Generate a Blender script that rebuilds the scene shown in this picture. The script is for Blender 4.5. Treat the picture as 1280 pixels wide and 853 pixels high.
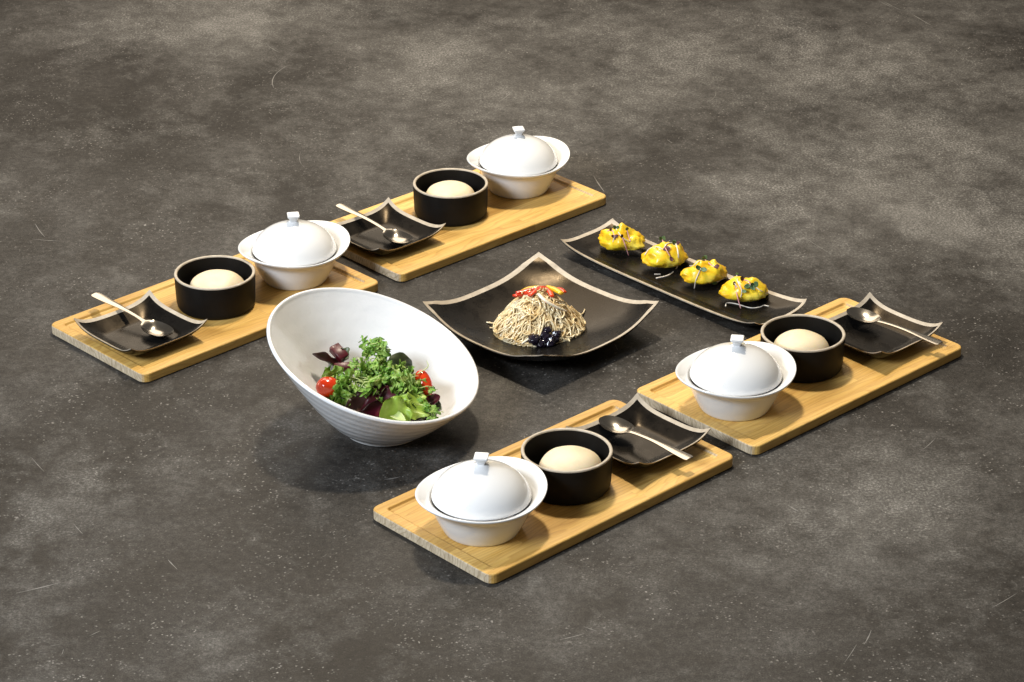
import bpy, bmesh, math, random
from mathutils import Vector, Matrix, noise
from mathutils.bvhtree import BVHTree

# ------------------------------------------------------------------ scene, camera, light
scene = bpy.context.scene
for o in list(bpy.data.objects):
    bpy.data.objects.remove(o, do_unlink=True)
COL = scene.collection
F, PITCH, ROLL, CAMH, Y0 = 3367.39, 0.462785, 0.002152, 1.488476, 2.95

cam_data = bpy.data.cameras.new("camera")
cam = bpy.data.objects.new("camera", cam_data)
COL.objects.link(cam)
cam_data.sensor_width = 36.0
cam_data.lens = F / 1280 * 36.0
cam_data.clip_start = 0.05
cam_data.clip_end = 100.0
cam.matrix_world = (Matrix.Translation((0, -Y0, CAMH)) @ Matrix.Rotation(math.pi / 2 - PITCH, 4, 'X')
                    @ Matrix.Rotation(ROLL, 4, 'Z'))
scene.camera = cam

world = bpy.data.worlds.new("World")
scene.world = world
world.use_nodes = True
bgn = world.node_tree.nodes["Background"]
bgn.inputs[0].default_value = (1.0, 0.94, 0.86, 1)
bgn.inputs[1].default_value = 0.13


def area(name, loc, target, size, power, color, shape='DISK', size_y=None, spread=math.pi):
    d = bpy.data.lights.new(name, 'AREA')
    d.shape = shape
    d.size = size
    if size_y:
        d.size_y = size_y
    d.energy = power
    d.color = color
    d.spread = spread
    o = bpy.data.objects.new(name, d)
    COL.objects.link(o)
    o.location = loc
    o.rotation_euler = (Vector(target) - Vector(loc)).to_track_quat('-Z', 'Y').to_euler()
    return o


# ceiling lamp above and a little beyond the dishes, a broad added fill, daylight from the left
area("ceiling_lamp", (-0.05, 0.64, 2.10), (0.0, 0.05, 0), 0.22, 48, (1.0, 0.88, 0.70))
area("overhead_fill", (-0.5, 2.7, 2.4), (0, 1.0, 0), 2.6, 64, (1.0, 0.86, 0.68))  # added soft fill, set well back to brighten the far table
area("daylight_window", (-2.1, -1.9, 1.9), (0, 0, 0.0), 1.2, 136, (0.82, 0.90, 1.0), 'RECTANGLE', 0.9)

area("far_fill", (0.2, 4.6, 2.1), (0, 0, 0.0), 3.4, 5, (1.0, 0.88, 0.72), 'RECTANGLE', 1.3)  # added unseen dim panel, gives spoons and far table their sheen

vs = scene.view_settings
vs.view_transform = 'Standard'
vs.look = 'None'
vs.exposure = 0.0
vs.gamma = 1.0
vs.use_curve_mapping = False


# ------------------------------------------------------------------ helpers
def gp(px, py, z):
    """point at height z that is seen at photo pixel (px, py)"""
    qx, qy = px - 640.0, py - 426.5
    cr, sr = math.cos(ROLL), math.sin(ROLL)
    u = (cr * qx + sr * qy) / F
    v = -(-sr * qx + cr * qy) / F
    c, s = math.cos(PITCH), math.sin(PITCH)
    dy, dz = c + v * s, -s + v * c
    t = (z - CAMH) / dz
    return Vector((u * t, dy * t - Y0, z))


CAMP = Vector((0, -Y0, CAMH))


def mesh(name, verts, faces, smooth=True, sharp=0):
    m = bpy.data.meshes.new(name)
    m.from_pydata([tuple(v) for v in verts], [], faces)
    m.validate()
    if smooth:
        m.polygons.foreach_set("use_smooth", [True] * len(m.polygons))
    m.update()
    if sharp:
        m.set_sharp_from_angle(angle=math.radians(sharp))
    return m


def from_bm(name, bm, smooth=True):
    bmesh.ops.recalc_face_normals(bm, faces=bm.faces)
    m = bpy.data.meshes.new(name)
    bm.to_mesh(m)
    bm.free()
    if smooth:
        m.polygons.foreach_set("use_smooth", [True] * len(m.polygons))
    return m


def obj(name, me, mat=None, parent=None, loc=None, rz=0.0):
    o = bpy.data.objects.new(name, me)
    COL.objects.link(o)
    if mat is not None and me is not None and len(me.materials) == 0:
        me.materials.append(mat)
    if parent:
        o.parent = parent
    if loc is not None:
        o.location = loc
    if rz:
        o.rotation_euler = (0, 0, rz)
    return o


def tag(o, label, cat, group=None):
    o['label'] = label
    o['category'] = cat
    if group:
        o['group'] = group
    return o


def thing(name, label, cat, loc=(0, 0, 0), rz=0.0, group=None):
    o = bpy.data.objects.new(name, None)
    o.empty_display_size = 0.02
    COL.objects.link(o)
    o.location = loc
    o.rotation_euler = (0, 0, rz)
    return tag(o, label, cat, group)


def copy_thing(root, loc, rz, label):
    r = root.copy()
    COL.objects.link(r)
    r.location = loc
    r.rotation_euler = (0, 0, rz)
    r['label'] = label
    for ch in list(root.children):
        c = ch.copy()
        COL.objects.link(c)
        c.parent = r
        for g in list(ch.children):
            d = g.copy()
            COL.objects.link(d)
            d.parent = c
    return r


def sstep(a, b, x):
    t = min(1.0, max(0.0, (x - a) / (b - a)))
    return t * t * (3 - 2 * t)


def rings(ringlist, close_first=True, close_last=True):
    """bridge rings of equal point count into faces"""
    verts, faces = [], []
    n = len(ringlist[0])
    for r in ringlist:
        verts += [tuple(p) for p in r]
    for k in range(len(ringlist) - 1):
        a, b = k * n, (k + 1) * n
        for i in range(n):
            j = (i + 1) % n
            faces.append((a + i, a + j, b + j, b + i))
    if close_first:
        faces.append(tuple(reversed(range(n))))
    if close_last:
        o = (len(ringlist) - 1) * n
        faces.append(tuple(range(o, o + n)))
    return verts, faces


def lathe(profile, n=64, fn=None):
    """profile: list of (r, z); fn(r, z, angle) -> (x, y, z)"""
    rl = []
    for r, z in profile:
        ring = []
        for i in range(n):
            a = 2 * math.pi * i / n
            ring.append(fn(r, z, a) if fn else (r * math.cos(a), r * math.sin(a), z))
        rl.append(ring)
    return rl


def catmull(pts, sub=8):
    out = []
    P = [Vector(p) for p in pts]
    P = [P[0] * 2 - P[1]] + P + [P[-1] * 2 - P[-2]]
    for i in range(1, len(P) - 2):
        p0, p1, p2, p3 = P[i - 1:i + 3]
        for k in range(sub):
            t = k / sub
            out.append(0.5 * ((2 * p1) + (p2 - p0) * t + (2 * p0 - 5 * p1 + 4 * p2 - p3) * t * t
                              + (3 * p1 - p0 - 3 * p2 + p3) * t ** 3))
    out.append(P[-2])
    return out


def tube(path, rad, sides=6, verts=None, faces=None, flat=1.0):
    """sweep a round (or flattened) section along a path; rad is a number or fn(t)"""
    if verts is None:
        verts, faces = [], []
    n = len(path)
    base = len(verts)
    up = Vector((0.13, 0.21, 0.97))
    for i, p in enumerate(path):
        t = (path[min(i + 1, n - 1)] - path[max(i - 1, 0)])
        if t.length < 1e-9:
            t = Vector((1, 0, 0))
        t.normalize()
        a = t.cross(up)
        if a.length < 1e-4:
            a = t.cross(Vector((1, 0, 0)))
        a.normalize()
        b = a.cross(t).normalized()
        r = rad(i / (n - 1)) if callable(rad) else rad
        for k in range(sides):
            an = 2 * math.pi * k / sides
            verts.append(p + a * (math.cos(an) * r) + b * (math.sin(an) * r * flat))
    for i in range(n - 1):
        for k in range(sides):
            j = (k + 1) % sides
            faces.append((base + i * sides + k, base + i * sides + j,
                          base + (i + 1) * sides + j, base + (i + 1) * sides + k))
    faces.append(tuple(base + k for k in reversed(range(sides))))
    faces.append(tuple(base + (n - 1) * sides + k for k in range(sides)))
    return verts, faces


# ------------------------------------------------------------------ materials
PATCHES = [(p.x, p.y, r) for p, r in ((gp(560, 105, 0), 0.35), (gp(860, 70, 0), 0.4), (gp(1010, 75, 0), 0.4), (gp(1160, 190, 0), 0.45), (gp(1200, 270, 0), 0.35), (gp(1090, 240, 0), 0.3), (gp(300, 20, 0), 0.4), (gp(1120, 640, 0), 0.22))]


class NT:
    def __init__(self, name):
        self.m = bpy.data.materials.new(name)
        self.m.use_nodes = True
        self.t = self.m.node_tree
        self.b = self.t.nodes["Principled BSDF"]

    def n(self, kind, **kw):
        nd = self.t.nodes.new(kind)
        for k, v in kw.items():
            if k == 'inp':
                for kk, vv in v.items():
                    nd.inputs[kk].default_value = vv
            else:
                setattr(nd, k, v)
        return nd

    def l(self, a, b):
        self.t.links.new(a, b)

    def math(self, op, a, b=None, clamp=False):
        nd = self.n('ShaderNodeMath', operation=op, use_clamp=clamp)
        for i, x in enumerate((a, b)):
            if x is None:
                continue
            if isinstance(x, (int, float)):
                nd.inputs[i].default_value = x
            else:
                self.l(x, nd.inputs[i])
        return nd.outputs[0]

    def noise(self, vec, scale, detail=4, rough=0.55, dist=0.0):
        nd = self.n('ShaderNodeTexNoise', inp={'Scale': scale, 'Detail': detail, 'Roughness': rough, 'Distortion': dist})
        if vec is not None:
            self.l(vec, nd.inputs['Vector'])
        return nd.outputs['Fac']

    def ramp(self, fac, stops, interp='LINEAR'):
        nd = self.n('ShaderNodeValToRGB')
        cr = nd.color_ramp
        cr.interpolation = interp
        while len(cr.elements) < len(stops):
            cr.elements.new(0.5)
        for e, (p, c) in zip(cr.elements, stops):
            e.position = p
            e.color = (*c, 1) if len(c) == 3 else c
        self.l(fac, nd.inputs[0])
        return nd.outputs[0]

    def mix(self, fac, a, b, blend='MIX'):
        nd = self.n('ShaderNodeMix', data_type='RGBA', blend_type=blend)
        for sock, x in ((nd.inputs['Factor'], fac), (nd.inputs['A'], a), (nd.inputs['B'], b)):
            if isinstance(x, (int, float)):
                sock.default_value = x
            elif isinstance(x, tuple):
                sock.default_value = (*x, 1) if len(x) == 3 else x
            else:
                self.l(x, sock)
        return nd.outputs['Result']

    def mapping(self, vec, scale=(1, 1, 1), rot=(0, 0, 0), loc=(0, 0, 0)):
        nd = self.n('ShaderNodeMapping')
        nd.inputs['Scale'].default_value = scale
        nd.inputs['Rotation'].default_value = rot
        nd.inputs['Location'].default_value = loc
        self.l(vec, nd.inputs['Vector'])
        return nd.outputs[0]

    def bump(self, h, strength, dist=0.001):
        nd = self.n('ShaderNodeBump', inp={'Strength': strength, 'Distance': dist})
        self.l(h, nd.inputs['Height'])
        self.l(nd.outputs[0], self.b.inputs['Normal'])

    def set(self, **kw):
        for k, v in kw.items():
            k = k.replace('_', ' ')
            if isinstance(v, (int, float)):
                self.b.inputs[k].default_value = v
            elif isinstance(v, tuple):
                self.b.inputs[k].default_value = (*v, 1) if self.b.inputs[k].type == 'RGBA' else v
            else:
                self.l(v, self.b.inputs[k])

    def coord(self, which='Object'):
        return self.n('ShaderNodeTexCoord').outputs[which]


def g3(v):
    return (v, v, v)


def mat_table():
    t = NT("stone_tabletop")
    P = t.coord('Object')
    big = t.noise(P, 1.9, 5, 0.58, 0.3)
    mid = t.noise(t.mapping(P, (1, 0.8, 1), (0, 0, 0.5)), 5.5, 10, 0.68, 0.25)
    fine = t.noise(P, 120, 6, 0.7)
    grain = t.noise(P, 520, 3, 0.7)
    base = t.ramp(mid, [(0.32, (0.0150, 0.0130, 0.0110)), (0.44, (0.028, 0.0252, 0.0220)), (0.56, (0.043, 0.0400, 0.0362)),
                        (0.72, (0.088, 0.084, 0.077))])
    c = t.mix(t.ramp(big, [(0.36, g3(0)), (0.64, g3(1))]), t.mix(1.0, base, (0.58, 0.54, 0.50), 'MULTIPLY'),
              t.mix(1.0, base, (1.42, 1.41, 1.40), 'MULTIPLY'))
    # mottled fine grain
    f = t.ramp(fine, [(0.30, g3(0.52)), (0.5, g3(0.98)), (0.72, g3(1.55))])
    c = t.mix(1.0, c, f, 'MULTIPLY')
    g = t.ramp(grain, [(0.28, g3(0.36)), (0.72, g3(1.64))])
    c = t.mix(1.0, c, g, 'MULTIPLY')
    # chalky worn patches: a few blurred places broken up by noise
    blobs = None
    for (bx, by, br) in PATCHES:
        d = t.n('ShaderNodeVectorMath', operation='DISTANCE')
        t.l(P, d.inputs[0])
        d.inputs[1].default_value = (bx, by, 0)
        k = t.math('SUBTRACT', 1.0, t.math('DIVIDE', d.outputs['Value'], br), True)
        blobs = k if blobs is None else t.math('MAXIMUM', blobs, k)
    pz = t.noise(t.mapping(P, (1, 0.8, 1), (0, 0, -0.35), (3.1, 0.4, 0)), 5, 8, 0.68, 0.3)
    pz2 = t.noise(t.mapping(P, (1, 1, 1), (0, 0, 0.9), (1.7, 5.4, 0)), 26, 7, 0.7, 0.2)
    area_ = t.math('ADD', t.math('ADD', t.math('MULTIPLY', pz, 0.55), t.math('MULTIPLY', pz2, 0.45)), t.math('MULTIPLY', blobs, 0.20))
    fleck = t.ramp(t.noise(P, 300, 4, 0.75), [(0.46, g3(0.16)), (0.60, g3(0.62)), (0.70, g3(1.0))])
    pm = t.math('MULTIPLY', t.ramp(area_, [(0.50, g3(0)), (0.60, g3(0.28)), (0.74, g3(0.85))]), fleck)
    c = t.mix(pm, c, (0.40, 0.385, 0.355))
    # pale specks, clustered
    for sc, lo, hi, op, rot in ((170, 0.10, 0.27, 0.55, 0.3), (75, 0.04, 0.13, 0.75, 1.1), (330, 0.16, 0.45, 0.60, 2.0)):
        v = t.n('ShaderNodeTexVoronoi', inp={'Scale': sc, 'Randomness': 1.0})
        wv = t.n('ShaderNodeTexNoise', inp={'Scale': sc * 1.6, 'Detail': 3.0})
        t.l(P, wv.inputs['Vector'])
        wm = t.n('ShaderNodeVectorMath', operation='MULTIPLY_ADD')
        t.l(wv.outputs['Color'], wm.inputs[0])
        wm.inputs[1].default_value = (1.1 / sc, 1.1 / sc, 0)
        t.l(t.mapping(P, (1, 1.0, 0.0), (0, 0, rot)), wm.inputs[2])
        t.l(wm.outputs[0], v.inputs['Vector'])
        s = t.ramp(v.outputs['Distance'], [(lo, g3(1)), (hi, g3(0))])
        rnd = t.n('ShaderNodeSeparateColor')
        t.l(v.outputs['Color'], rnd.inputs[0])
        keep = t.ramp(rnd.outputs[0], [(0.80, g3(0)), (1.0, g3(1))])
        dens = t.ramp(t.noise(P, 9, 4, 0.6), [(0.42, g3(0.10)), (0.64, g3(1))])
        msk = t.math('MULTIPLY', t.math('MULTIPLY', s, keep), t.math('MULTIPLY', dens, op))
        c = t.mix(msk, c, (0.50, 0.47, 0.43))
    # dark pits
    v = t.n('ShaderNodeTexVoronoi', inp={'Scale': 160, 'Randomness': 1.0})
    t.l(t.mapping(P, (1, 1, 0), (0, 0, 0.7), (1, 2, 0)), v.inputs['Vector'])
    s = t.ramp(v.outputs['Distance'], [(0.06, g3(0.6)), (0.16, g3(0))])
    c = t.mix(s, c, (0.02, 0.018, 0.016))
    t.set(Base_Color=c, Roughness=t.ramp(mid, [(0.3, g3(0.50)), (0.7, g3(0.66))]), Specular_IOR_Level=0.17)
    t.bump(t.math('ADD', fine, t.math('MULTIPLY', grain, 0.5)), 0.35, 0.0012)
    return t.m


def mat_wood():
    t = NT("pale_wood")
    P = t.coord('Object')
    oi = t.n('ShaderNodeObjectInfo')
    rv = t.n('ShaderNodeCombineXYZ')
    t.l(t.math('MULTIPLY', oi.outputs['Random'], 3.7), rv.inputs[0])
    t.l(t.math('MULTIPLY', oi.outputs['Random'], 1.9), rv.inputs[1])
    t.l(t.math('MULTIPLY', oi.outputs['Random'], 0.73), rv.inputs[2])
    va = t.n('ShaderNodeVectorMath', operation='ADD')
    t.l(P, va.inputs[0])
    t.l(rv.outputs[0], va.inputs[1])
    Q = va.outputs[0]
    # growth rings: distance from a far axis along x, wobbling slowly with length
    wob = t.noise(t.mapping(Q, (4, 14, 14)), 1.0, 3, 0.5)
    sep = t.n('ShaderNodeSeparateXYZ')
    t.l(Q, sep.inputs[0])
    ringd = t.math('ADD', t.math('ADD', t.math('MULTIPLY', sep.outputs[1], 150.0),
                                 t.math('MULTIPLY', sep.outputs[2], 60.0)), t.math('MULTIPLY', wob, 14.0))
    rg = t.math('FRACT', ringd)
    ring = t.ramp(rg, [(0.0, g3(0.1)), (0.55, g3(0.35)), (0.86, g3(1)), (1.0, g3(0.1))])
    fib = t.noise(t.mapping(Q, (9, 420, 420)), 1.0, 4, 0.6)
    fib2 = t.noise(t.mapping(Q, (3, 60, 60)), 1.0, 3, 0.6)
    c = t.ramp(fib2, [(0.3, (0.50, 0.275, 0.050)), (0.5, (0.66, 0.40, 0.090)), (0.72, (0.75, 0.51, 0.145))])
    c = t.mix(t.math('MULTIPLY', ring, 0.72), c, (0.40, 0.195, 0.036))
    c = t.mix(0.35, c, t.ramp(fib, [(0.3, (0.46, 0.27, 0.075)), (0.7, (0.76, 0.54, 0.22))]))
    tone = t.ramp(oi.outputs['Random'], [(0.0, (0.78, 0.72, 0.62)), (0.5, (1.0, 0.97, 0.92)), (1.0, (1.16, 1.18, 1.24))])
    c = t.mix(1.0, c, tone, 'MULTIPLY')
    # end grain with dark ring lines; paler, greyer tone paints in cool left light
    nn = t.n('ShaderNodeSeparateXYZ')
    t.l(t.coord('Normal'), nn.inputs[0])
    endm = t.ramp(t.math('ABSOLUTE', nn.outputs[0]), [(0.7, g3(0)), (0.9, g3(1))])
    eg = t.ramp(t.noise(t.mapping(Q, (60, 260, 90)), 1.0, 4, 0.65), [(0.3, (0.36, 0.28, 0.18)), (0.7, (0.62, 0.52, 0.37))])
    eg = t.mix(t.math('MULTIPLY', t.ramp(rg, [(0.62, g3(0)), (0.9, g3(1)), (0.97, g3(0))]), 0.55), eg, (0.20, 0.125, 0.06))
    c = t.mix(endm, c, eg)
    t.set(Base_Color=c, Roughness=t.ramp(fib, [(0.3, g3(0.42)), (0.7, g3(0.58))]), Specular_IOR_Level=0.4)
    t.bump(fib, 0.12, 0.0004)
    return t.m


def mat_black(name, rough=0.36, spec=0.19, tint=(1.0, 0.74, 0.44)):
    t = NT(name)
    P = t.coord('Object')
    a = t.noise(P, 60, 5, 0.6)
    b = t.noise(P, 700, 3, 0.6)
    t.set(Base_Color=t.ramp(a, [(0.3, (0.0045, 0.0042, 0.004)), (0.7, (0.008, 0.0075, 0.007))]),
          Roughness=t.ramp(a, [(0.3, g3(rough - 0.05)), (0.7, g3(rough + 0.07))]), Specular_IOR_Level=spec, Specular_Tint=tint)
    t.bump(t.math('ADD', t.math('MULTIPLY', b, 0.12), a), 0.16, 0.0008)
    return t.m


def mat_rim():
    t = NT("bare_clay_rim")
    P = t.coord('Object')
    a = t.noise(P, 90, 5, 0.65)
    t.set(Base_Color=t.ramp(a, [(0.3, (0.36, 0.30, 0.225)), (0.6, (0.47, 0.405, 0.315)), (0.8, (0.57, 0.51, 0.42))]), Roughness=0.5)
    t.bump(t.noise(P, 600, 3), 0.15, 0.0005)
    return t.m


def mat_porcelain():
    t = NT("white_porcelain")
    P = t.coord('Object')
    a = t.noise(P, 9, 3, 0.5)
    t.set(Base_Color=(0.74, 0.745, 0.745), Roughness=0.09, Specular_IOR_Level=0.5, Coat_Weight=0.25, Coat_Roughness=0.06)
    t.bump(t.math('ADD', a, t.math('MULTIPLY', t.noise(P, 130, 2), 0.04)), 0.10, 0.004)
    return t.m


def mat_salad_bowl():
    t = NT("white_ribbed_glaze")
    P = t.coord('Object')
    a = t.noise(P, 26, 4, 0.6)
    t.set(Base_Color=(0.80, 0.805, 0.81), Roughness=0.12, Specular_IOR_Level=0.5, Coat_Weight=0.3, Coat_Roughness=0.06)
    t.bump(t.math('ADD', a, t.math('MULTIPLY', t.noise(P, 260, 3), 0.1)), 0.22, 0.005)
    return t.m


def mat_steel():
    t = NT("polished_steel")
    P = t.coord('Object')
    t.set(Base_Color=(0.40, 0.365, 0.315), Metallic=1.0, Roughness=0.20)
    return t.m


def mat_food(name, stops, scale=60, rough=0.45, bump=0.25, bdist=0.001, sss=0.0, detail=5, coat=0.0, fine=0.0, transl=0.0):
    t = NT(name)
    P = t.coord('Object')
    a = t.noise(P, scale, detail, 0.6)
    t.set(Base_Color=t.ramp(a, stops), Roughness=rough)
    if coat:
        t.set(Coat_Weight=coat, Coat_Roughness=0.08)
    if sss:
        t.set(Subsurface_Weight=sss, Subsurface_Radius=(0.5, 0.25, 0.1), Subsurface_Scale=0.006)
    h = a
    if fine:
        h = t.math('ADD', a, t.math('MULTIPLY', t.noise(P, fine, 4, 0.6), 0.5))
    t.bump(h, bump, bdist)
    if transl:
        out = t.t.nodes['Material Output']
        tr = t.n('ShaderNodeBsdfTranslucent')
        t.l(t.ramp(a, stops), tr.inputs[0])
        mx = t.n('ShaderNodeMixShader', inp={0: transl})
        t.l(t.b.outputs[0], mx.inputs[1])
        t.l(tr.outputs[0], mx.inputs[2])
        t.l(mx.outputs[0], out.inputs[0])
    return t.m


M = dict(
    table=mat_table(), wood=mat_wood(), plate=mat_black("black_satin_glaze", 0.27), bowl=mat_black("black_matt_glaze", 0.50, 0.15, (1.0, 0.95, 0.9)),
    rim=mat_rim(), white=mat_porcelain(), salad=mat_salad_bowl(), steel=mat_steel(),
    bun=mat_food("steamed_dough", [(0.3, (0.70, 0.575, 0.375)), (0.7, (0.78, 0.67, 0.47))], 30, 0.55, 0.22, 0.0012, 0.25, fine=300),
    noodle=mat_food("glass_noodle", [(0.3, (0.62, 0.42, 0.17)), (0.5, (0.79, 0.63, 0.36)), (0.7, (0.87, 0.78, 0.56))], 60, 0.18, 0.1, 0.0005, coat=0.2),
    red=mat_food("red_pepper", [(0.3, (0.50, 0.020, 0.006)), (0.7, (0.72, 0.065, 0.015))], 90, 0.22, 0.1, 0.0006, 0.15, coat=0.4),
    yellow=mat_food("yellow_pepper", [(0.3, (0.72, 0.36, 0.01)), (0.7, (0.82, 0.56, 0.03))], 90, 0.25, 0.1, 0.0006, 0.15, coat=0.3),
    onion=mat_food("white_onion", [(0.3, (0.76, 0.68, 0.52)), (0.7, (0.84, 0.79, 0.68))], 60, 0.25, 0.08, 0.0006, 0.2),
    sesame=mat_food("sesame", [(0.3, (0.55, 0.38, 0.12)), (0.7, (0.78, 0.64, 0.34))], 300, 0.5, 0.1),
    seaweed=mat_food("black_glossy_mushroom", [(0.3, (0.006, 0.005, 0.010)), (0.7, (0.022, 0.014, 0.030))], 70, 0.10, 0.3, 0.002, coat=0.6),
    tomato=mat_food("tomato_skin", [(0.3, (0.56, 0.020, 0.004)), (0.7, (0.70, 0.060, 0.008))], 30, 0.14, 0.04, 0.001, 0.12, coat=0.5),
    frisee=mat_food("frisee_green", [(0.28, (0.07, 0.19, 0.020)), (0.46, (0.20, 0.40, 0.050)), (0.64, (0.48, 0.63, 0.17))], 80, 0.38, 0.3, 0.001, transl=0.25),
    stem=mat_food("pale_rib", [(0.3, (0.38, 0.50, 0.13)), (0.7, (0.60, 0.66, 0.32))], 60, 0.35, 0.1, transl=0.15),
    butter=mat_food("butter_lettuce", [(0.25, (0.20, 0.36, 0.030)), (0.5, (0.36, 0.52, 0.065)), (0.75, (0.56, 0.68, 0.17))], 40, 0.35, 0.35, 0.0015, transl=0.25),
    darkleaf=mat_food("dark_red_leaf", [(0.3, (0.018, 0.006, 0.006)), (0.55, (0.045, 0.014, 0.011)), (0.8, (0.10, 0.050, 0.026))], 45, 0.32, 0.35, 0.0012, transl=0.12),
    radicchio=mat_food("radicchio", [(0.3, (0.045, 0.004, 0.010)), (0.7, (0.11, 0.010, 0.022))], 45, 0.3, 0.3, 0.0012, transl=0.12),
    greyleaf=mat_food("dull_green_leaf", [(0.3, (0.050, 0.068, 0.028)), (0.7, (0.12, 0.15, 0.075))], 45, 0.4, 0.35, 0.0012, transl=0.15),
    beet=mat_food("beet_flesh", [(0.3, (0.045, 0.002, 0.006)), (0.7, (0.10, 0.004, 0.011))], 80, 0.4, 0.3, 0.0008),
    pinkstem=mat_food("pink_stem", [(0.3, (0.62, 0.22, 0.24)), (0.7, (0.78, 0.50, 0.46))], 120, 0.4, 0.05),
    whitestem=mat_food("white_stem", [(0.3, (0.70, 0.60, 0.50)), (0.7, (0.80, 0.75, 0.64))], 120, 0.4, 0.05),
    sproutleaf=mat_food("sprout_green", [(0.3, (0.06, 0.13, 0.05)), (0.7, (0.17, 0.27, 0.12))], 200, 0.45, 0.1, transl=0.15),
    purpleleaf=mat_food("sprout_purple", [(0.3, (0.055, 0.014, 0.018)), (0.7, (0.13, 0.045, 0.04))], 200, 0.45, 0.1),
    sauce=mat_food("dark_sauce", [(0.3, (0.012, 0.006, 0.004)), (0.7, (0.03, 0.015, 0.008))], 30, 0.06, 0.05),
)


def mat_dumpling():
    t = NT("egg_batter")
    P = t.coord('Object')
    a = t.noise(P, 26, 3, 0.5)
    b = t.noise(P, 420, 4, 0.6)
    c = t.ramp(a, [(0.26, (0.80, 0.36, 0.008)), (0.42, (0.86, 0.53, 0.014)), (0.55, (0.90, 0.66, 0.03)), (0.70, (0.92, 0.79, 0.14))])
    c = t.mix(t.ramp(b, [(0.62, g3(0)), (0.8, g3(0.35))]), c, (0.66, 0.28, 0.01))
    t.set(Base_Color=c, Roughness=0.36, Coat_Weight=0.25, Coat_Roughness=0.15, Subsurface_Weight=0.2, Subsurface_Radius=(0.5, 0.25, 0.05), Subsurface_Scale=0.005)
    t.bump(t.math('ADD', a, t.math('MULTIPLY', b, 0.5)), 0.22, 0.0016)
    return t.m


M['batter'] = mat_dumpling()

# ------------------------------------------------------------------ setting
tv, tf = [], []
NX = 8
for j in range(NX + 1):
    for i in range(NX + 1):
        tv.append((-4 + 8 * i / NX, -3.2 + 8 * j / NX, 0))
for j in range(NX):
    for i in range(NX):
        a = j * (NX + 1) + i
        tf.append((a, a + 1, a + NX + 2, a + NX + 1))
table = obj("table_surface", mesh("table_surface", tv, tf, False), M['table'])
table['kind'] = 'structure'
table['label'] = 'mottled dark grey stone table surface with pale specks and scratches'

# hair scratches lying in the surface
random.seed(11)
sv, sf = [], []


def scratch(p0, length, ang, bend, w):
    n = 7
    pts = []
    a = ang
    p = Vector((p0[0], p0[1], 0.0))
    for i in range(n):
        pts.append((p.copy(), a))
        p += Vector((math.cos(a), math.sin(a), 0)) * (length / (n - 1))
        a += bend / n
    b0 = len(sv)
    for i, (q, a) in enumerate(pts):
        ww = w * math.sin(math.pi * (0.08 + 0.84 * i / (n - 1))) * (0.6 + 0.8 * random.random())
        nrm = Vector((-math.sin(a), math.cos(a), 0)) * ww
        sv.append((q + nrm) + Vector((0, 0, 0.00025)))
        sv.append((q - nrm) + Vector((0, 0, 0.00025)))
    for i in range(n - 1):
        sf.append((b0 + 2 * i, b0 + 2 * i + 1, b0 + 2 * i + 3, b0 + 2 * i + 2))


for (x0, y0, x1, y1, bend) in ((44, 280, 58, 297, .2), (40, 299, 76, 301, .3), (342, 110, 372, 82, -1.0), (333, 55, 352, 66, .4),
                               (94, 34, 112, 26, .3), (430, 26, 441, 18, .5), (742, 220, 756, 240, .1), (884, 128, 890, 114, .9),
                               (376, 190, 380, 206, .5), (1004, 296, 1040, 318, .1), (1160, 240, 1176, 248, .2),
                               (40, 573, 56, 590, .1), (92, 655, 104, 668, .1), (20, 742, 76, 728, .1), (985, 632, 1000, 640, .2),
                               (1056, 828, 1070, 806, .1), (1150, 565, 1168, 548, .2), (1080, 806, 1088, 788, .2), (480, 600, 500, 596, .3),
                               (1096, 0, 1120, 12, .05), (1104, 2, 1128, 14, .05), (1140, 18, 1164, 32, .05), (660, 190, 688, 202, .1),
                               (1240, 760, 1270, 742, .1), (700, 800, 730, 792, .2), (210, 700, 222, 712, .1), (620, 130, 640, 112, .3)):
    A, B = gp(x0, y0, 0), gp(x1, y1, 0)
    d = B - A
    scratch((A.x, A.y), d.length, math.atan2(d.y, d.x) - bend / 2, bend, random.uniform(0.0003, 0.0007))
for k in range(36):
    A = gp(random.uniform(0, 1280), random.uniform(0, 853), 0)
    scratch((A.x, A.y), random.uniform(0.004, 0.018), random.uniform(0, 6.28), random.uniform(-0.8, 0.8), random.uniform(0.00015, 0.00035))
t = NT("scratch_line")
t.set(Base_Color=(0.20, 0.19, 0.175), Roughness=0.7)
so = obj("scratch_marks", mesh("scratch_marks", sv, sf, False), t.m, table)
so['kind'] = 'stuff'

# ------------------------------------------------------------------ serving boards
BL, BW, BT, BFLOOR = 0.380, 0.195, 0.0125, 0.0085
YAW = 0.7582


def rrect(hx, hy, r, n=7):
    pts = []
    for (sx, sy, a0) in ((1, 1, 0), (-1, 1, 90), (-1, -1, 180), (1, -1, 270)):
        for i in range(n):
            a = math.radians(a0 + 90 * i / (n - 1))
            pts.append((sx * (hx - r) + r * math.cos(a), sy * (hy - r) + r * math.sin(a)))
    return pts


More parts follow.
